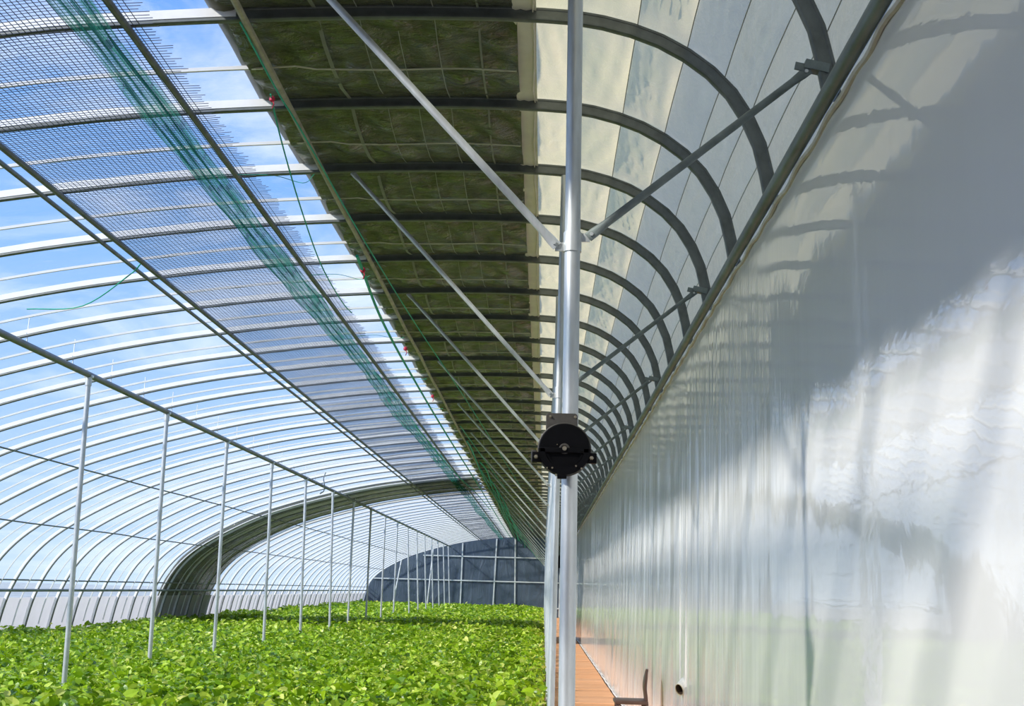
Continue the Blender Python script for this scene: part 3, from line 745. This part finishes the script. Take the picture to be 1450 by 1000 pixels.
link('backrest', g.add(V, Fc).mesh('backrest', BROWN, True), ch)
for sx in (-1, 1):
    for sy in (-1, 1):
        link('leg', G().tube([(sx*.15, sy*.165, 0), (sx*.125, sy*.14, .55)], .014, 8).mesh('leg', BROWN, True), ch)
hp = empty('drain_pipe', (WX-.02, 10.4, EYE-.745), label='open pipe end poking through the white wall film, right of the brown chair', cat='pipe'); hp['category'] = 'pipe'
ax = Vector((-.50,-.66,-.34)).normalized(); ua = ax.cross(Vector((0,0,1))).normalized(); ub = ax.cross(ua)
def ring_tube(prof, m, name, sg=24, close=False):
    V = []; Fc = []
    for r_, t in prof:
        for j in range(sg):
            th = 2*math.pi*j/sg; V.append(ax*t+ua*r_*.8*math.cos(th)+ub*r_*1.12*math.sin(th))
    for q in range(len(prof)-1):
        for j in range(sg): Fc.append((q*sg+j, q*sg+(j+1) % sg, (q+1)*sg+(j+1) % sg, (q+1)*sg+j))
    if close: Fc.append(tuple((len(prof)-1)*sg+j for j in range(sg)))
    return G().add(V, Fc).mesh(name, m, True)
link('pipe_end', ring_tube([(.056,-.06),(.050,0),(.046,.035)], simple('white_pipe_wrap', (.72,.72,.69), .35), 'pipe_end'), hp)
link('pipe_lip', ring_tube([(.0455,.034),(.0465,.038),(.043,.040),(.040,.030)], LIP, 'pipe_lip'), hp)
link('pipe_hollow', ring_tube([(.0405,.034),(.038,.0),(.036,-.03)], PIPEIN, 'pipe_hollow', close=True), hp)
for dy, h in ((-.25,1.6),(.16,2.3)):
    pts = [(WX-.012, 10.4+dy*(1+.25*t), EYE-.72+h*t) for t in np.linspace(0, 1, 10)]
    link('film_fold', G().tube(pts, [.007*(1-t)**.8+.001 for t in np.linspace(0, 1, 10)], 6).mesh('film_fold', WALLF, True), wall)

# ------------------------------------------------------------------ crop: leafy plants
crop = empty('leafy_crop', (0,0,0), label='dense bed of bright green leafy plants filling the floor left of the path', cat='plants'); crop['category'] = 'plants'
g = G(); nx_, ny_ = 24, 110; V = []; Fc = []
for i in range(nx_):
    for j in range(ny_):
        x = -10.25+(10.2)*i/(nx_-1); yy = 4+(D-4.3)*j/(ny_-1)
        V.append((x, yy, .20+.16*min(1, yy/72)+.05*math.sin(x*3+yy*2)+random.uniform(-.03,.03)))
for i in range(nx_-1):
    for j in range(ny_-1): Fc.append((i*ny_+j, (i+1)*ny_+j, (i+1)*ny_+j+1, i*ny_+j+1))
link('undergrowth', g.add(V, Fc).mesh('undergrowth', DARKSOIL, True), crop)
# template leaf: heart shape folded on its midrib, tip along +y (unit length)
TL = np.array([(0,0,0),(0,.5,-.02),(0,1,-.14),(-.30,-.08,.06),(-.46,.28,.10),(-.30,.70,.04),(.30,-.08,.06),(.46,.28,.10),(.30,.70,.04)], float)
TQ = np.array([(0,1,4,3),(1,2,5,4),(0,6,7,1),(1,7,8,2)])
def canopy_z(x, yy):
    return .40+.20*np.clip((yy-14)/58, 0, 1)+.035*np.sin(x*2.1+yy*.7)+.03*np.sin(x*5.3-yy*3.1)+.025*np.sin(yy*5.9+x*1.7)+.05*np.clip((-x-8)/2.4, 0, 1)
def leaves(n, y0, y1, size, seed):
    r = np.random.default_rng(seed)
    x = r.uniform(-10.3, .02, n); yy = r.uniform(y0, y1, n)
    z = canopy_z(x, yy)+r.normal(0, .035, n)-np.abs(r.normal(0, .05, n))
    edge = np.clip((x+.30)/.30, 0, 1); z -= edge*r.uniform(0, .28, n)
    sz = size*r.uniform(.6, 1.35, n)
    yaw = r.uniform(0, 2*np.pi, n); pit = r.normal(-.25, .55, n); rol = r.normal(0, .55, n)
    P = TL[None]*sz[:, None, None]*np.ones((n,1,1))
    P = P*np.stack([r.uniform(.6,1.0,n), np.ones(n), r.uniform(.5,2.2,n)], 1)[:, None]
    def rot(P, a, i, j):
        c, s = np.cos(a)[:, None], np.sin(a)[:, None]; A, B = P[..., i].copy(), P[..., j].copy()
        P[..., i] = c*A-s*B; P[..., j] = s*A+c*B; return P
    P = rot(P, rol, 0, 2); P = rot(P, pit, 1, 2); P = rot(P, yaw, 0, 1)
    P += np.stack([x, yy, z], 1)[:, None]
    Q = (TQ[None]+9*np.arange(n)[:, None, None]).reshape(-1, 4)
    return P, Q
Ps = []; Qs = []; o = 0
for n_, y0, y1, sz, sd2 in ((9000,5.5,13,.12,1),(56000,13,25,.088,2),(42000,25,45,.105,3),(34000,45,D-.2,.14,4)):
    P, Q = leaves(n_, y0, y1, sz, sd2)
    Ps.append(P.reshape(-1, 3)); Qs.append(Q+o); o += n_*9
link('foliage', big_mesh('foliage', np.concatenate(Ps), np.concatenate(Qs), LEAF, False), crop, kind='stuff')
# the largest near leaves one by one
lv = []
for v in range(5):
    r = random.Random(v); T = TL*np.array([r.uniform(.85,1.15), 1, r.uniform(.6,1.8)]); lv.append(mesh_from('leaf', T, TQ, LEAF, False))
r = random.Random(5); cnt = 0
while cnt < 300:
    yy = 13.4+abs(r.gauss(0, 1.5)); x = r.uniform(-7.2, -.05)
    if x/yy < -.45: continue
    o = link('leaf', lv[cnt % 5], crop, (x, yy, float(canopy_z(x, yy))+r.uniform(.0,.06)))
    s = r.uniform(.10,.14); o.scale = (s,s,s); o.rotation_euler = (r.gauss(-.15,.35), r.gauss(0,.35), r.uniform(0,6.28)); cnt += 1
